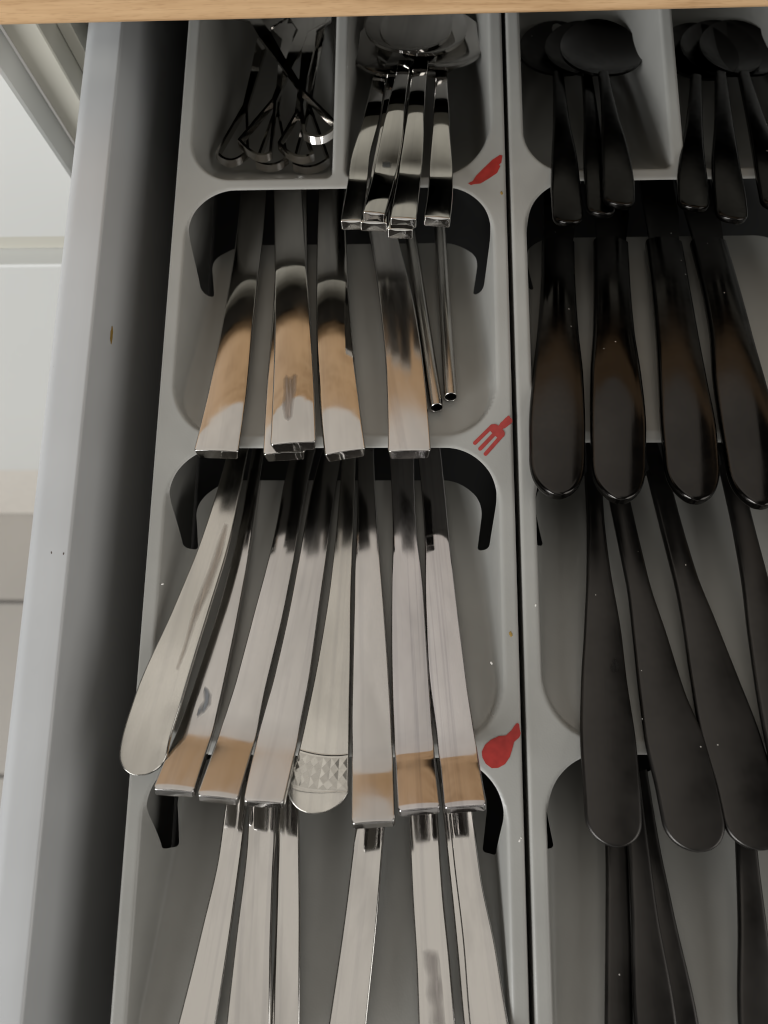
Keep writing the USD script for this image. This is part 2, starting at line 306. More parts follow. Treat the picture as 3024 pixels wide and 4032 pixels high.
tray = thing('cutlery_tray', 'grey plastic tiered cutlery tray marked with red knife, fork and spoon symbols', 'cutlery tray', (0, 0, -.0575), 'cutlery trays side by side in the drawer')
body = part(tray, 'tray_body', tm, 'grey_plastic', smooth=50)
icon = lambda pts, x, y, s: Polygon([at(x+p*s, y+q*s, 0)[:2] for p, q in pts])
def px(pts, ox, oy, s): return [at(ox+p*s, oy+q*s, 0)[:2] for p, q in pts]
kn = Polygon(px([(152, 352), (178, 340), (200, 305), (240, 265), (300, 207), (345, 178), (357, 181), (350, 224), (333, 236), (343, 246), (325, 285), (270, 322), (222, 350), (185, 353), (165, 359)], 1750, 500, .633)).buffer(.0003).buffer(-.0001)
sp = Polygon(px([(745, 468), (765, 480), (772, 545), (785, 592), (770, 635), (700, 697), (685, 760), (650, 880), (590, 970), (510, 1015), (430, 1018), (360, 965), (320, 890), (313, 820), (350, 740), (420, 680), (520, 633), (610, 625), (680, 560), (715, 505)], 1800, 2700, .3165)).buffer(-.0004).buffer(.0006)
L = lambda pts, w: LineString(px(pts, 1750, 500, .633)).buffer(w)
fk = unary_union([L([(296, 1862), (190, 1966)], .00078), L([(325, 1895), (222, 2002)], .00078), L([(352, 1925), (256, 2034)], .00078), L([(312, 1878), (345, 1908)], .0019), L([(335, 1885), (392, 1822)], .0011), L([(365, 1855), (400, 1828)], .0014), L([(398, 1806), (404, 1840)], .0006)])
for nme, lb, g in (('knife_symbol', 'red knife symbol', kn), ('fork_symbol', 'red fork symbol', fk), ('spoon_symbol', 'red spoon symbol', sp)):
    m = trimesh.creation.extrude_polygon(g.simplify(.00004), .00016); m.apply_translation((0, 0, .00004)); part(tray, nme, m, 'red_print', smooth=False, label=lb)
for sx, sy, m_, l_ in ((1935, 2611, 'pale_crumb', .00035), (2109, 2383, 'pale_crumb', .0003), (2011, 2497, 'stain', .0006), (2046, 3310, 'pale_crumb', .0003), (2052, 3300, 'pale_crumb', .0002), (1975, 760, 'stain', .0005), (640, 2300, 'pale_crumb', .0003)):
    fleck(sx, sy, .00005, l_, l_*1.7, m_, tray, 'crumb', ang=sx*.7)
t2 = thing('cutlery_tray', 'grey plastic cutlery tray holding the black cutlery on the right', 'cutlery tray', (.1418, .0020, -.0575), 'cutlery trays side by side in the drawer')
part(t2, 'tray_body', tm.copy().apply_translation((.1418, .0020, 0)), 'grey_plastic', smooth=50)
T2 = .0020

# ------------------------------------------------------------------ cutlery
def ang_noise(seed): return random.Random(seed)
def handle_mesh(st, zf, t=.0035, crown=.0004, end='flat', rear=0., er=.0006, tip=None, n=90, corner=.0008, round_len=None, t_rear=None, taper_under=0., end_tilt=0., dish=0., side_r=None):
    """lofts a handle through stations (source x, source y, width in source pixels) from the rear to its free end; zf(Y) is the height of its top"""
    if tip is not None: st = list(st)+[(tip[0], tip[1], st[-1][2])]
    P = np.array([at(s[0], s[1], zf) for s in st]); W = np.array([s[2]*depth(p)/FPX for s, p in zip(st, P)])
    y = P[:, 1]                                            # decreasing towards the front
    fx = PchipInterpolator(-y, P[:, 0]); fw = PchipInterpolator(-y, W)
    def X(Y):
        a = -Y; lo, hi = -y[0], -y[-1]
        return np.where(a < lo, fx(lo)+(a-lo)*fx(lo, 1), np.where(a > hi, fx(hi)+(a-hi)*fx(hi, 1), fx(np.clip(a, lo, hi))))
    y_rear, y_front = y[0]+rear, y[-1]
    s = np.linspace(0, 1, n); Y = y_rear+(y_front-y_rear)*s
    if end == 'round':
        rl = round_len or W[-1]*.5
        if tip is not None: y_front = at(tip[0], tip[1], zf)[1]
        Y = np.concatenate([np.linspace(y_rear, y_front+rl, n), y_front+rl*(1-np.sin(np.linspace(0, 1, 22)[1:]*math.pi/2))])
    else:
        Y = np.concatenate([Y[:-1], y_front+np.array([.0014, .0009, .0005, .0002, .00006, 0])])
        Y = np.sort(Y)[::-1]
    xx = X(Y); zz = np.array([zf(v) for v in Y]); w = fw(np.clip(-Y, -y[0], -y[-1]))
    C = np.stack([xx, Y, zz], 1); T = np.gradient(C, axis=0); T /= np.linalg.norm(T, axis=1)[:, None]
    w = w*np.abs(T[:, 1])/np.maximum(np.hypot(T[:, 0], T[:, 1]), 1e-9)
    S = np.cross(T, [0, 0, 1.]); S /= np.linalg.norm(S, axis=1)[:, None]; N = np.cross(S, T)
    N[N[:, 2] < 0] *= -1
    tt = np.full(len(Y), t)
    if t_rear: tt = t+(t_rear-t)*np.clip((Y-y_front)/(y_rear-y_front), 0, 1)
    inset = np.zeros(len(Y)); wn = w.copy()
    if end == 'round':
        q = np.clip((y_front+rl-Y)/rl, 0, 1); w = w*np.sqrt(np.maximum(1-q**2.3, .0004)); tt = tt*(1-.30*q**3)
        qq = np.clip(1-(Y-y_front)/er, 0, 1); inset = er*(1-np.sqrt(1-qq**2))*.62
    else:
        q = np.clip(1-(Y-y_front)/er, 0, 1); inset = er*(1-np.sqrt(1-q**2))*.8
        qc = np.clip(1-(Y-y_front)/corner, 0, 1); w = w-2*corner*(1-np.sqrt(1-qc**2))*.75
    ringn = []
    u = np.concatenate([np.linspace(-1, 1, 15)])
    rings = []
    for k in range(len(Y)):
        b = w[k]/2; th = tt[k]; rr = min(side_r or er, b*.45, th*.45); cf = crown*min(1., wn[k]/.016)/(wn[k]/2)**2; cr = cf*(b-rr)**2
        pts = []
        for uu in u: pts.append(((b-rr)*uu, -cr*uu*uu))
        for a in np.linspace(90, 0, 5)[1:]: pts.append((b-rr+rr*math.cos(math.radians(a)), -cr-rr+rr*math.sin(math.radians(a))))
        und = taper_under*b
        for a in np.linspace(0, -90, 4): pts.append((b-rr-und+rr*math.cos(math.radians(a)), -th+rr+rr*math.sin(math.radians(a))))
        for a in np.linspace(-90, -180, 4): pts.append((-(b-rr-und)+rr*math.cos(math.radians(a)), -th+rr+rr*math.sin(math.radians(a))))
        for a in np.linspace(180, 90, 5)[:-1]: pts.append((-(b-rr)+rr*math.cos(math.radians(a)), -cr-rr+rr*math.sin(math.radians(a))))
        pts = np.array(pts); i0 = inset[k]
        if i0 > 0:
            pts[:, 1] = np.clip(pts[:, 1], -th+i0, -i0*.6) if False else -th/2+(pts[:, 1]+th/2)*(1-2*i0*.7/th)
        rings.append(C[k]+pts[:, :1]*S[k]+pts[:, 1:]*N[k])
    V = np.array(rings); m = V.shape[1]; idx = np.arange(len(Y)*m).reshape(len(Y), m); nx_ = np.roll(idx, -1, 1)
    f = np.vstack([np.stack([idx[:-1], nx_[:-1], nx_[1:]], -1).reshape(-1, 3), np.stack([idx[:-1], nx_[1:], idx[1:]], -1).reshape(-1, 3)])
    V = V.reshape(-1, 3); c0, c1 = len(V), len(V)+1
    V = np.vstack([V, V[:m].mean(0), V[-m:].mean(0)]); j = np.arange(m)
    f = np.vstack([f, np.stack([np.full(m, c0), np.roll(j, -1), j], 1), np.stack([np.full(m, c1), (len(Y)-1)*m+j, (len(Y)-1)*m+np.roll(j, -1)], 1)])
    me = trimesh.Trimesh(V, f, process=False)
    if me.volume < 0: me.invert()
    frame = dict(rear=C[0], T=T[0], S=S[0], N=N[0], w=w[0], t=tt[0], X=X, zf=zf, C=C, Sv=S, Nv=N, W=w, Y=Y)
    return me, frame
def scaled(st, ox, oy, k): return [(ox+a*k, oy+b*k, c*k) for a, b, c in st]
def line(z0, y0, m, q=0., curl=0., cl=.02, yend=None):
    """height of a handle's top: z0 at y0, falling to the rear with slope m, bending by q, its last cl metres curling up"""
    def f(Y):
        d = Y-y0; z = z0-m*d-.5*q*d*abs(d)
        if curl:                                           # extra slope 'curl', reached over 9 mm, over the last cl metres
            e = yend+cl+.009-Y
            if e > 0: z += curl*(e*e/.018 if e < .009 else .0045+(e-.009))
        return z
    return f
def slopes(z0, y0, table):
    """height of a handle's top from its slope (falling to the rear) at distances behind y0, where it is z0 high"""
    d = np.array([a for a, b in table]); m = PchipInterpolator(d, [b for a, b in table]); g_ = np.linspace(d[0], d[-1], 400)
    c = np.concatenate([[0], np.cumsum((m(g_[1:])+m(g_[:-1]))/2*np.diff(g_))]); c -= np.interp(0, g_, c)
    def f(Y):
        t = Y-y0
        if t < d[0]: return z0-c[0]-table[0][1]*(t-d[0])
        if t > d[-1]: return z0-c[-1]-table[-1][1]*(t-d[-1])
        return z0-float(np.interp(t, g_, c))
    return f
def plate(fr, outline, t, name=None, drop=.0, bend=None):
    """flat head growing from the rear of a handle: outline in (along, across) metres"""
    g = Polygon(outline).buffer(0); me = trimesh.creation.extrude_polygon(g, t)
    A, S, N = -fr['T'], fr['S'], fr['N']; v = me.vertices
    z = v[:, 2]-t-drop
    if bend: z = z+bend(v[:, 0])
    me.vertices = fr['rear']+v[:, :1]*A+v[:, 1:2]*S+z[:, None]*N
    if me.volume < 0: me.invert()
    return me
def fork_outline(w0, L, W):
    o = [(-.002, -w0/2), (L*.30, -w0*.42), (L*.52, -W/2), (L, -W/2)]
    tw = W/7.
    for k in range(4):
        a = -W/2+2*k*tw
        if k: o += [(L*.62, a), (L, a)]
        o += [(L, a+tw)]
        if k < 3: o += [(L*.62, a+tw)]
    return o+[(L*.52, W/2), (L*.30, w0*.42), (-.002, w0/2)]
def bowl(center, A, S, N, L, W, D, t=.0011):
    """spoon bowl: egg outline, hollow upwards"""
    nr, na = 14, 44; V = []
    for side in (0, 1):
        for i in range(nr+1):
            r = i/nr
            for j in range(na):
                a = 2*math.pi*j/na; ca, sa = math.cos(a), math.sin(a)
                wid = W/2*(1-.13*ca); x = L/2*ca*r; y = wid*sa*r
                z = -D*(1-r*r)**.85 - side*t*(1 if i < nr else 1.)
                V.append(center+x*A+y*S+z*N)
    V = np.array(V); f = []
    q = lambda s, i, j: s*(nr+1)*na+i*na+(j % na)
    for s in (0, 1):
        for i in range(nr):
            for j in range(na):
                a, b, c, d = q(s, i, j), q(s, i+1, j), q(s, i+1, j+1), q(s, i, j+1)
                f += ([(a, b, c), (a, c, d)] if s == 0 else [(a, c, b), (a, d, c)])
    for j in range(na):
        a, b, c, d = q(0, nr, j), q(1, nr, j), q(1, nr, j+1), q(0, nr, j+1); f += [(a, b, c), (a, c, d)]
    return trimesh.Trimesh(V, np.array(f), process=False)
def bowl_on(fr, L, W, D, up=.0, pitch=0.):
    A, S, N = -fr['T'], fr['S'], fr['N']
    c, s = math.cos(pitch), math.sin(pitch); A2 = A*c+N*s; N2 = N*c-A*s
    return bowl(fr['rear']+A2*(L/2-.003)+N*up, A2, S, N2, L, W, D)
def cutlery(name, label, cat, group, me, matl, extra=(), fr=None, rnd=False):
    lo = me.bounds; d = fr['C'][0]-fr['C'][-1]
    t = thing(name, label, cat, ((lo[0][0]+lo[1][0])/2, (lo[0][1]+lo[1][1])/2, lo[0][2]), group, rotz=math.atan2(-d[0], d[1]))
    part(t, 'handle', me, matl, smooth=62 if rnd else 35)
    for nm, m2, mm in extra: part(t, nm, m2, mm, smooth=False if nm == 'diamond_band' else 35)
    return t

def patch(parent, name, pts, zf, mat_, st=None, crown=.0003, lift=.00006, soft=16.):
    """a thin stain on a handle's top, outlined in source pixels"""
    g_ = Polygon(pts).buffer(3).buffer(-3).buffer(-2).buffer(2); v, f = trimesh.creation.triangulate_polygon(g_, engine='earcut')
    m = trimesh.Trimesh(np.column_stack([v, np.zeros(len(v))]), f)
    m = trimesh.Trimesh(*trimesh.remesh.subdivide_to_size(m.vertices, m.faces, 10.), process=False)
    xy = m.vertices[:, :2].copy(); Yg = np.linspace(-.3, .4, 1400); zg = np.array([zf(v_) for v_ in Yg])
    rr_ = np.column_stack([(xy-[PCX, PCY])/FPX, np.ones(len(xy))]) @ ROT; zz = np.zeros(len(xy))
    for _ in range(30): P = np.array([0, 0, CAMH])+rr_*((zz-CAMH)/rr_[:, 2])[:, None]; zz = zz+.7*(np.interp(P[:, 1], Yg, zg)-zz)
    fade = np.clip(shapely.distance(g_.boundary, shapely.points(xy))/soft, 0, 1)
    if st is not None:
        sy = np.array([q[1] for q in st]); o = np.argsort(sy)
        xc = np.interp(m.vertices[:, 1], sy[o], np.array([q[0] for q in st])[o]); hw = np.interp(m.vertices[:, 1], sy[o], np.array([q[2] for q in st])[o])/2
        P[:, 2] -= crown*((m.vertices[:, 0]-xc)/hw)**2
    P[:, 2] += lift; m.vertices = P
    if m.face_normals[:, 2].mean() < 0: m.invert()
    o = part(parent, name, m, mat_, smooth=True)
    UsdGeom.PrimvarsAPI(o).CreatePrimvar('fade', Sdf.ValueTypeNames.FloatArray, 'vertex').Set(Vt.FloatArray.FromNumpy(fade.astype(np.float32)))
# --- table knives in the second compartment of the left tray (thick square ended handles)
g = 'table knives in the upper stepped compartment'
KN = [
 ('knife', 'leftmost polished steel table knife in the knife compartment, its handle leaning right', [(440, 60, 118), (408, 360, 122), (371, 620, 137), (329, 900, 168), (275, 1187, 198)], 0, 'polished_steel'),
 ('knife', 'polished knife handle lying on top of another knife, second from the left', [(588, 60, 126), (597, 290, 136), (608, 600, 158), (613, 900, 182), (611, 1153, 202)], .0052, 'polished_steel'),
 ('knife', 'table knife mostly hidden underneath the second knife handle, only its end showing', [(612, 60, 122), (606, 290, 136), (598, 600, 156), (584, 900, 178), (572, 1196, 186)], -.0016, 'polished_steel'),
 ('knife', 'table knife just right of the stacked pair, wide dark gap on its right side', [(780, 100, 120), (781, 375, 136), (791, 680, 158), (808, 920, 174), (838, 1190, 185)], 0, 'polished_steel'),
 ('knife', 'table knife leaning left beside the two metal straws', [(940, 40, 118), (998, 220, 122), (1026, 345, 130), (1071, 590, 153), (1101, 850, 168), (1119, 1187, 188)], 0, 'worn_steel'),
]
for nm, lb, st, dz, mt in KN:
    zf = slopes(.0072+dz, .0865, [(-.01, .335), (0, .34), (.03, .325), (.06, .275), (.08, .27), (.10, .30), (.13, .33)])
    me, fr = handle_mesh(scaled(st, 600, 700, .9042), zf, t=.0056, crown=.0006, rear=.018, er=.0007, corner=.0012, taper_under=.08)
    bl = plate(fr, [(-.004, -.006), (.02, -.0085), (.075, -.009), (.094, -.0035), (.098, .003), (.09, .0075), (.0, .0065)], .0016, drop=.002)
    t_ = cutlery('table_knife', lb, 'knife', g, me, mt, [('blade', bl, mt)], fr)
    if 'on top of' in lb: patch(t_, 'smear', [(600+a*.9042, 700+b*.9042) for a, b in ((565, 875), (580, 852), (600, 865), (615, 850), (634, 858), (630, 920), (618, 980), (612, 1040), (592, 1062), (572, 1048), (560, 985), (568, 930))], zf, 'faint_tint', scaled(st, 600, 700, .9042), .0006)  # darker streak laid along the handle top

# --- two steel drinking straws
def tube(a, b, r, wall_, matl, label):
    a, b = np.array(a), np.array(b); d = (b-a)/np.linalg.norm(b-a); s = np.cross(d, [0, 0, 1]); s /= np.linalg.norm(s); n = np.cross(s, d); na = 28; V = []
    prof_ = [(0, r), (1, r)]
    Ln = np.linalg.norm(b-a); pf = [(0, r-wall_), (0, r), (Ln-.0003, r), (Ln-.0001, r-.0001), (Ln, r-wall_/2), (Ln-.0001, r-wall_+.0001), (Ln-.0003, r-wall_)]
    for x, q in pf:
        for j in range(na):
            t = 2*math.pi*j/na; V.append(a+d*x+q*(math.cos(t)*s+math.sin(t)*n))
    f = []; m = len(pf)
    for i in range(m):
        for j in range(na):
            p, q_, r2, s2 = i*na+j, ((i+1) % m)*na+j, ((i+1) % m)*na+(j+1) % na, i*na+(j+1) % na; f += [(p, q_, r2), (p, r2, s2)]
    me = trimesh.Trimesh(np.array(V), np.array(f), process=False)
    if me.volume < 0: me.invert()
    lo = me.bounds; t = thing('drinking_straw', label, 'straw', ((lo[0][0]+lo[1][0])/2, (lo[0][1]+lo[1][1])/2, lo[0][2]), 'metal drinking straws')
    part(t, 'tube', me, matl, smooth=40)
def floor_z(Y, k=0): q = pockets[k]; return -DEEP*max(0, min(1, (Y-q['yf'])/(q['ya']-q['yf'])))**.93
zs = lambda Y: .0040-.345*(Y-.094)+.001
for (ax, ay), (bx_, by), w, lb in (((1125, 240), (1239, 992), 59, 'steel drinking straw touching the rightmost knife, the lower of two'), ((1253, 210), (1300, 945), 59, 'steel drinking straw farther right, the upper and straighter of two')):
    A = at(600+ax*.9042, 700+ay*.9042, zs); B = at(600+bx_*.9042, 700+by*.9042, zs); rr = w*.9042*depth(B)/FPX/2
    d = (B-A)/np.linalg.norm(B-A); tube(A-d*.05-[0, 0, rr], B-[0, 0, rr], rr, .0005, 'brushed_steel', lb)

# --- forks in the third compartment
g = 'forks in the middle stepped compartment'
FK = [
 ('fork with a plain rounded handle end, leftmost in the fork compartment, overlapping the tray rim', [(487, 100, 75), (458, 220, 85), (410, 400, 104), (322, 650, 131), (200, 980, 176), (152, 1150, 176)], 0, 'dull_steel', 'round'),
 ('square ended fork beside the rounded one, with a dark smear painted on its handle as a reflection', [(562, 100, 46), (536, 270, 48), (513, 400, 55), (456, 660, 77), (385, 930, 110), (332, 1100, 132), (259, 1298, 152)], .001, 'worn_steel', 'flat'),
 ('third fork from the left, square tan reflecting end', [(733, 65, 85), (701, 200, 87), (677, 330, 86), (651, 460, 93), (598, 690, 109), (545, 900, 115), (492, 1100, 137), (419, 1323, 152)], .001, 'worn_steel', 'flat'),
 ('plain square ended fork directly left of the diamond patterned one', [(835, 75, 78), (809, 190, 88), (785, 330, 95), (742, 600, 105), (688, 900, 131), (641, 1100, 148), (586, 1341, 148)], .001, 'worn_steel', 'flat'),
 ('fork with a diamond pattern band across its broad handle end', [(896, 110, 50), (886, 300, 60), (868, 550, 76), (847, 800, 113), (820, 1050, 160), (802, 1200, 195), (783, 1310, 232)], -.0005, 'dull_steel', 'spade'),
 ('longest fork, its square end reaching lowest, right of the patterned one', [(960, 170, 62), (963, 330, 75), (965, 480, 92), (970, 640, 108), (975, 860, 130), (980, 1100, 148), (985, 1414, 160)], .002, 'worn_steel', 'flat'),
 ('streaky square ended fork, second from the right in the fork compartment', [(1090, 100, 90), (1098, 320, 85), (1109, 550, 112), (1117, 800, 130), (1129, 1060, 142), (1152, 1366, 155)], .001, 'streaked_steel', 'flat'),
 ('rightmost fork of the fork compartment, near the red spoon symbol', [(1192, 100, 85), (1213, 320, 87), (1235, 650, 115), (1257, 900, 135), (1285, 1100, 140), (1320, 1356, 155)], .001, 'streaked_steel', 'flat'),
]
rv = random.Random(5)
for lb, st, dz, mt, en in FK:
    st = scaled(st, 400, 1700, 1.085)
    tipy = {'round': 1247, 'spade': 1385}.get(en)
    yend = at(st[-1][0], st[-1][1], 0.014)[1]
    extra = []
    if en == 'flat':
        zf = line(.0040+dz, -.0225, .30, 1.0, curl=.62+rv.uniform(-.05, .02)-(.12 if 'plain' in lb else 0), cl=.0150+rv.uniform(-.002, .0015), yend=yend)
        me, fr = handle_mesh(st, zf, t=.0042, crown=.00055, rear=.016, er=.0011, corner=.0013, side_r=.00055)
    elif en == 'round':
        zf = line(.0125, -.0225, .21, 1.3)
        me, fr = handle_mesh(st, zf, t=.0022, crown=.00025, end='round', tip=(400+142*1.085, 1700+1247*1.085), rear=.016, er=.0005)
    else:
        zf = line(.0034, -.0225, .27, 1.1)
        me, fr = handle_mesh(st, zf, t=.0022, crown=.0003, end='round', round_len=.0105, tip=(400+782*1.085, 1700+1385*1.085), rear=.016, er=.0005)
        # raised pyramids in a band between two lines
        Yc = fr['Y']; y_a = at(400+802*1.085, 1700+1172*1.085, zf)[1]; y_b = at(400+790*1.085, 1700+1287*1.085, zf)[1]
        V, f = [], []
        def on(u, v, hgt):
            Y = y_a+(y_b-y_a)*v - .0009*(1-u*u); i = np.argmin(abs(Yc-Y)); b = fr['W'][i]/2
            lerp = lambda arr: np.array([np.interp(-Y, -Yc, arr[:, c]) for c in range(3)])
            wv = np.interp(-Y, -Yc, fr['W'])/2*.93
            return lerp(fr['C'])+lerp(fr['Sv'])*u*wv+lerp(fr['Nv'])*(hgt-.0003*u*u)
        nc, nr_ = 6, 3
        for r in range(nr_):
            for c in range(nc):
                u0, u1, v0, v1 = -1+2*c/nc, -1+2*(c+1)/nc, r/nr_, (r+1)/nr_
                k = len(V); V += [on(u0, v0, .00008), on(u1, v0, .00008), on(u1, v1, .00008), on(u0, v1, .00008), on((u0+u1)/2, (v0+v1)/2, .00027)]
                f += [(k, k+1, k+4), (k+1, k+2, k+4), (k+2, k+3, k+4), (k+3, k, k+4)]
        pm = trimesh.Trimesh(np.array(V), np.array(f), process=False)
        if (pm.face_normals[:, 2] < 0).mean() > .5: pm.invert()
        extra.append(('diamond_band', pm, mt))
        for v in (-.09, 1.09):
            V, f = [], []
            us = np.linspace(-1, 1, 24)
            for u in us:
                for dv, hh in ((-.035, .00002), (0, .00016), (.035, .00002)): V.append(on(u*1.02, v+dv, hh))
            for i in range(23):
                for j in range(2): a = i*3+j; f += [(a, a+3, a+4), (a, a+4, a+1)]
            lm = trimesh.Trimesh(np.array(V), np.array(f), process=False)
            if lm.face_normals[:, 2].mean() < 0: lm.invert()
            extra.append(('raised_line', lm, mt))
    hd = plate(fr, fork_outline(max(.004, fr['w']*.8), .062, .023), .0017)
    t_ = cutlery('fork', lb, 'fork', g, me, mt, [('head', hd, mt)]+extra, fr)
    cr = lambda pts: [(400+a*1.085, 1700+b*1.085) for a, b in pts]
    if 'dark smear' in lb: patch(t_, 'smear', cr([(345, 915), (362, 912), (388, 930), (402, 955), (398, 990), (375, 1020), (345, 1042), (312, 1058), (304, 1045), (318, 1015), (350, 1000), (368, 975), (366, 945), (352, 930)]), zf, 'blue_tint', st, .0005)  # bluish reflection of things on the counter, painted onto the handle
    if 'rounded handle end' in lb: patch(t_, 'stain_streak', cr([(445, 330), (462, 335), (440, 450), (395, 580), (345, 690), (312, 790), (278, 868), (266, 860), (300, 760), (330, 640), (385, 500), (418, 400)]), zf, 'brown_reflection', st, .0003)  # brownish reflection painted along the right edge of the handle

# --- spoons in the lowest visible compartment
g = 'spoons in the lowest stepped compartment'
SP = [
 ('leftmost spoon handle in the lowest compartment, leaning down to the left', [(505, 330, 74), (485, 450, 80), (466, 600, 82), (412, 900, 108), (345, 1228, 138), (318, 1350, 150)], .0005),
 ('spoon handle overlapping the thinner one beside it, second from the left', [(583, 330, 94), (580, 470, 100), (575, 600, 103), (551, 900, 128), (530, 1228, 160), (522, 1350, 168)], .0045),
 ('spoon handle partly covered on its left by its neighbour', [(678, 330, 72), (676, 470, 80), (674, 900, 92), (664, 1228, 108), (660, 1350, 112)], 0),
 ('spoon handle alone in the middle of the lowest compartment', [(990, 400, 100), (972, 540, 106), (940, 850, 120), (893, 1228, 137), (878, 1350, 145)], .001),
 ('spoon handle with a dark smudge painted as a reflection, second from the right in the lowest compartment', [(1162, 330, 100), (1168, 470, 105), (1183, 750, 113), (1203, 1000, 123), (1217, 1228, 135), (1224, 1350, 142)], .001),
 ('rightmost spoon handle of the lowest compartment, lying over another', [(1285, 330, 84), (1303, 460, 88), (1332, 700, 95), (1372, 950, 118), (1406, 1228, 142), (1424, 1350, 150)], .0045),
 ('spoon handle almost hidden under the rightmost spoon', [(1262, 330, 80), (1282, 470, 84), (1310, 700, 92), (1345, 950, 112), (1383, 1228, 138), (1400, 1350, 145)], .0004),
]
for lb, st, dz in SP:
    zf = line(.0040+dz, -.1365, .25, .6)
    me, fr = handle_mesh(scaled(st, 400, 2700, 1.085), zf, t=.0032, crown=.00035, rear=.02, er=.0006)
    bw = bowl_on(fr, .062, .040, .008, pitch=.12)
    t_ = cutlery('tablespoon', lb, 'spoon', g, me, 'polished_steel', [('bowl', bw, 'polished_steel')], fr)
    if 'dark smudge' in lb: patch(t_, 'smudge', [(400+a*1.085, 2700+b*1.085) for a, b in ((1158, 962), (1185, 950), (1222, 958), (1243, 985), (1240, 1040), (1256, 1090), (1248, 1150), (1262, 1240), (1215, 1262), (1184, 1228), (1190, 1170), (1172, 1120), (1180, 1060), (1164, 1020))], zf, 'faint_tint', scaled(st, 400, 2700, 1.085), .00035, soft=45.)  # dark reflection of the phone overhead, painted onto the handle

# --- teaspoons in the rear right bin
g = 'teaspoons heaped in the rear compartment'
TS = [
 ('leftmost teaspoon of the heap, its end tilted left', [(940, 280, 62), (912, 450, 75), (848, 700, 88), (815, 968, 113)], .0000),
 ('teaspoon with a small dark mark on its long pale handle', [(1056, 240, 62), (1022, 420, 80), (1000, 560, 100), (957, 780, 107), (915, 932, 105)], .0052),
 ('teaspoon mostly hidden below the marked one, end just showing', [(1005, 300, 62), (985, 500, 80), (950, 750, 100), (914, 975, 128)], .0012),
 ('teaspoon right of the marked one, pale handle reflection', [(1132, 240, 72), (1110, 460, 80), (1103, 560, 92), (1075, 800, 113), (1052, 957, 125)], .0045),
 ('lowest teaspoon end, peeking out beneath its neighbour', [(1120, 300, 64), (1100, 500, 84), (1065, 800, 108), (1038, 1008, 120)], .0005),
 ('rightmost teaspoon, dark handle standing apart', [(1230, 290, 56), (1229, 520, 80), (1228, 780, 114), (1211, 953, 125)], .0010),
]
nest = [.0018, .0052, .0006, .0040, -.0004, .0028]
for lb, st, dz in TS:
    yend = at(700+st[-1][0]*.8439, 50+st[-1][1]*.8439, .012)[1]
    zf = slopes(.0048+dz, .2063, [(-.02, .52), (-.006, .44), (.004, .19), (.030, .17), (.046, .45), (.08, .45)])
    me, fr = handle_mesh(scaled(st, 700, 50, .8439), zf, t=.0042, t_rear=.0028, crown=.0004, rear=.004, er=.0005)
    bw = bowl_on(fr, .056, .040, .0042, pitch=.06, up=nest.pop(0))
    t_ = cutlery('teaspoon', lb, 'teaspoon', g, me, 'polished_steel', [('bowl', bw, 'polished_steel')], fr)
    if 'small dark mark' in lb: patch(t_, 'mark', [(700+a*.8439, 50+b*.8439) for a, b in ((945, 695), (975, 690), (1000, 700), (996, 724), (970, 727), (941, 720))], zf, 'blue_tint', scaled(st, 700, 50, .8439), .0004, soft=8.)

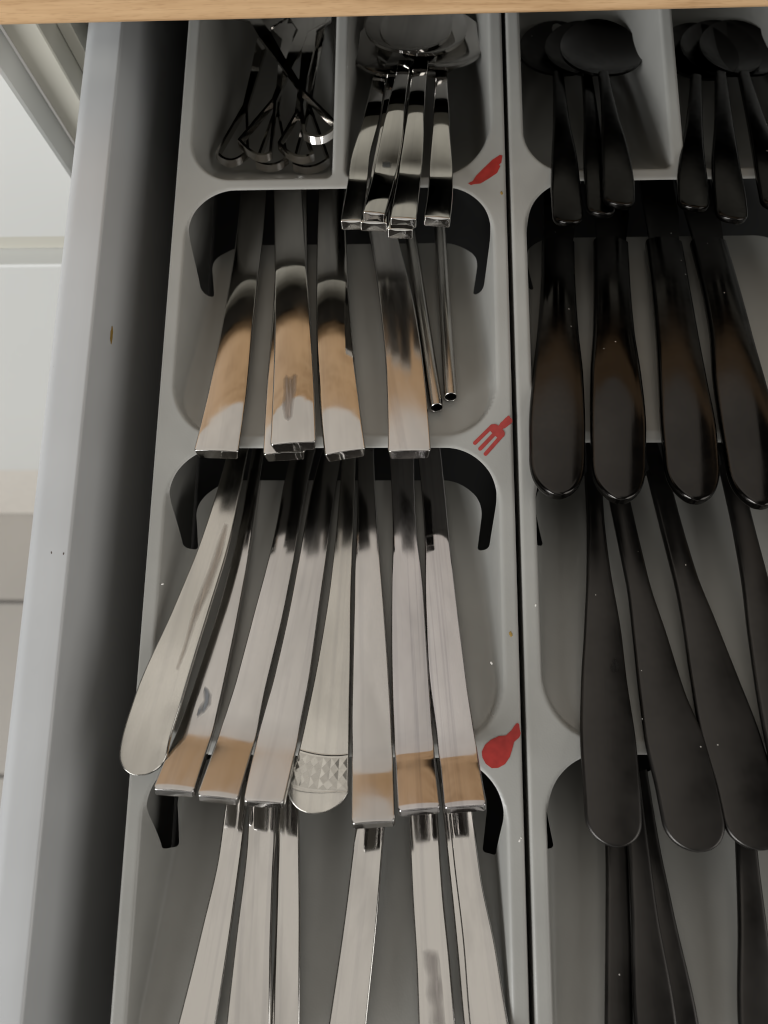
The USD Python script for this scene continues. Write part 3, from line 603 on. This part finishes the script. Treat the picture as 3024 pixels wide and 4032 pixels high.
# --- small forks with open wire loop handles in the rear left bin
g = 'small loop handled forks in the rear compartment'
LP = [
 ('small fork whose loop lies farthest left', (320, 412), (182, 650), (326, 640), (250, 684), (395, 130), -.0150),
 ('small fork with a loop leaning left, second from the left', (456, 388), (286, 590), (432, 648), (365, 655), (555, 150), -.0095),
 ('small fork whose loop lies lowest beneath the second one', (462, 430), (368, 690), (510, 672), (440, 706), (500, 190), -.0150),
 ('small fork with a loop leaning left in the middle of the heap', (560, 452), (472, 605), (630, 655), (550, 664), (610, 150), -.0095),
 ('small fork with the loop nearest the front of the bin', (612, 420), (540, 700), (702, 675), (620, 716), (655, 100), -.0150),
 ('small fork crossing over the others, its loop highest and against the divider', (570, 345), (590, 556), (745, 520), (668, 574), (400, 90), -.0020),
]
for lb, ap, lc, rc_, bt, rear_, zb in LP:
    S_ = lambda p, z: at(700+p[0]*.8439, 50+p[1]*.8439, z)
    yb0 = S_(bt, zb)[1]; zf = lambda Y, zb=zb, yb0=yb0: zb-.20*(Y-yb0)
    A, Lc, Rc, Bt, Rr = (S_(p, zf) for p in (ap, lc, rc_, bt, rear_))
    # loop path: two straight sides and a bow
    bow = [Lc*(1-t)**2+2*t*(1-t)*(2*Bt-.5*(Lc+Rc))+Rc*t*t for t in np.linspace(0, 1, 15)]
    ring = LineString([A[:2]]+[b[:2] for b in bow]+[A[:2]])
    band = ring.buffer(.00062)
    me = trimesh.creation.extrude_polygon(band.simplify(.00003), .0024); me = me.subdivide()
    me.vertices[:, 2] += np.array([zf(y) for y in me.vertices[:, 1]])-.0024; me.vertices[:, 1] += .75*np.minimum(0, me.vertices[:, 2]-np.array([zf(y) for y in me.vertices[:, 1]])); me.fix_normals()
    # flat stem and head
    ax = (Rr-A)[:2]; Ls = np.linalg.norm(ax); ax = ax/Ls; sd = np.array([ax[1], -ax[0]])
    q = lambda l, c: tuple(A[:2]+ax*l+sd*c)
    stem = Polygon([q(-.004, -.0012), q(Ls*.5, -.0019), q(Ls, -.0030), q(Ls, .0030), q(Ls*.5, .0019), q(-.004, .0012)])
    sm = trimesh.creation.extrude_polygon(stem, .0020); sm.vertices[:, 2] += np.array([zf(y) for y in sm.vertices[:, 1]])-.0022
    o = fork_outline(.006, .036, .018); hd = trimesh.creation.extrude_polygon(Polygon([q(Ls+a, b) for a, b in o]).buffer(0), .0016); hd.vertices[:, 2] += np.array([zf(y) for y in hd.vertices[:, 1]])-.0020
    t = thing('dessert_fork', lb, 'fork', (A[0], A[1], zb-.004), g)
    part(t, 'handle_loop', me, 'polished_steel', smooth=30); part(t, 'stem', sm, 'polished_steel', smooth=False); part(t, 'head', hd, 'polished_steel', smooth=False)

# --- black cutlery in the right tray
def black(lst, g, ox, oy, k, lipY, z0, m, q, t, crown, nm, cat, head, rl=None, rear=.02, mt='black_steel'):
    for lb, st, tip, dz in lst:
        s2 = scaled(st, ox, oy, k); zf = line(z0+dz, lipY, m, q)
        me, fr = handle_mesh(s2, zf, t=t, crown=crown, end='round', tip=(ox+tip[0]*k, oy+tip[1]*k), rear=rear, er=.0019 if t > .005 else .0013, round_len=rl)
        if head == 'bowl': ex = [('bowl', bowl_on(fr, .062, .042, .008, pitch=.12), mt)]
        elif head == 'fork': ex = [('head', plate(fr, fork_outline(max(.005, fr['w']*.7), .062, .024), .0018), mt)]
        elif head == 'small': ex = [('bowl', bowl_on(fr, .050, .038, .005, pitch=.06), mt)]
        else: ex = [('blade', plate(fr, [(-.004, -.006), (.02, -.0085), (.075, -.009), (.094, -.0035), (.098, .003), (.09, .0075), (.0, .0065)], .0016, drop=.002), 'black_steel')]
        t_ = cutlery(nm, lb, cat, g, me, mt, ex, fr, rnd=True)
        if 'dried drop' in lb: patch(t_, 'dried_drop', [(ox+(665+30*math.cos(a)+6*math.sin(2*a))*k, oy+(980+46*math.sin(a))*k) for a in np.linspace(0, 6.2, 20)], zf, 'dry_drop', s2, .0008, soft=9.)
B1 = [
 ('leftmost small black spoon in the rear bins of the right tray', [(445, 430, 65), (463, 700, 100), (480, 900, 150), (492, 1130, 178)], (505, 1290), 0),
 ('small black spoon partly under its right neighbour', [(610, 430, 60), (640, 700, 95), (655, 900, 130), (685, 1090, 165)], (695, 1238), 0),
 ('small black spoon lying over its left neighbour in the rear bin', [(710, 430, 60), (745, 650, 95), (775, 850, 155), (797, 1050, 185)], (800, 1185), .0045),
 ('small black spoon left of centre in the second rear bin', [(1248, 450, 65), (1240, 700, 100), (1228, 900, 150), (1230, 1050, 182)], (1238, 1205), 0),
 ('small black spoon with a blunt end in the second rear bin', [(1392, 430, 65), (1412, 700, 110), (1425, 950, 168), (1448, 1130, 188)], (1462, 1270), 0),
 ('small black spoon nearest the right edge at the rear', [(1530, 430, 62), (1590, 650, 95), (1660, 900, 150), (1700, 1050, 180)], (1725, 1200), 0)]
black(B1, 'small black spoons in the rear bins', 1900, 0, .6775, .2063+T2, .0048, .36, 1.0, .0036, .0010, 'black_teaspoon', 'teaspoon', 'small', rear=.003, mt='black_shaded')
B2 = [
 ('leftmost thick black knife handle in the upper stepped compartment', [(330, 250, 215), (330, 600, 260), (330, 900, 325), (325, 1200, 360), (325, 1420, 358)], (322, 1695), 0),
 ('second thick black knife handle, dusted with light specks', [(675, 250, 230), (688, 600, 262), (703, 900, 325), (718, 1200, 357), (720, 1450, 352)], (722, 1725), 0),
 ('third thick black knife handle, near the middle of the right tray', [(1040, 250, 238), (1090, 600, 265), (1135, 950, 310), (1172, 1250, 352), (1192, 1470, 352)], (1205, 1728), 0),
 ('rightmost thick black knife handle, cut by the edge of the photo', [(1350, 250, 230), (1435, 600, 260), (1500, 950, 330), (1560, 1250, 360), (1598, 1500, 355)], (1620, 1760), 0)]
black(B2, 'thick black knives', 2000, 900, .6172, .0937+T2, .0080, .26, 1.6, .0062, .0022, 'black_knife', 'knife', 'blade', rl=.017)
B3 = [
 ('leftmost black fork handle in the middle compartment, marked by a small dried drop', [(550, 50, 108), (568, 350, 143), (596, 750, 228), (608, 1100, 290), (635, 1500, 350), (656, 1780, 354)], (672, 2108), 0),
 ('second black fork handle in the middle compartment', [(720, 30, 130), (808, 430, 142), (892, 800, 215), (966, 1150, 288), (1060, 1500, 375), (1134, 1800, 384)], (1198, 2140), 0),
 ('third black fork handle, sloping to the right edge of the photo', [(1003, 30, 135), (1105, 400, 150), (1196, 700, 208), (1292, 1050, 295), (1405, 1450, 372), (1505, 1780, 380)], (1580, 2130), 0),
 ('black fork handle at the far right edge of the photo', [(1450, 0, 130), (1540, 400, 160), (1625, 800, 230), (1720, 1200, 300), (1850, 1700, 360)], (1900, 2000), .002)]
black(B3, 'black forks', 2000, 2000, .6329, -.0210+T2, .0056, .27, .5, .0036, .0008, 'black_fork', 'fork', 'fork', mt='black_satin')
B4 = [
 ('leftmost black spoon handle in the lowest right compartment, lying deepest', [(775, 500, 118), (785, 650, 128), (795, 1100, 145), (800, 1671, 165)], (802, 2000), 0),
 ('black spoon handle lying on top in the lowest right compartment', [(895, 500, 115), (915, 680, 125), (945, 1000, 150), (1015, 1671, 245)], (1050, 2000), .0035),
 ('black spoon handle half hidden on the right of the topmost one', [(960, 500, 105), (990, 680, 110), (1050, 1000, 125), (1160, 1671, 205)], (1210, 2000), 0),
 ('black spoon handle at the lower right corner of the photo', [(1535, 500, 115), (1547, 680, 125), (1580, 1100, 165), (1620, 1671, 240)], (1640, 2000), .001)]
black(B4, 'black spoons in the lowest compartment', 1900, 2900, .6775, -.1345, .0046, .27, .4, .0034, .0006, 'black_tablespoon', 'spoon', 'bowl', mt='black_satin')
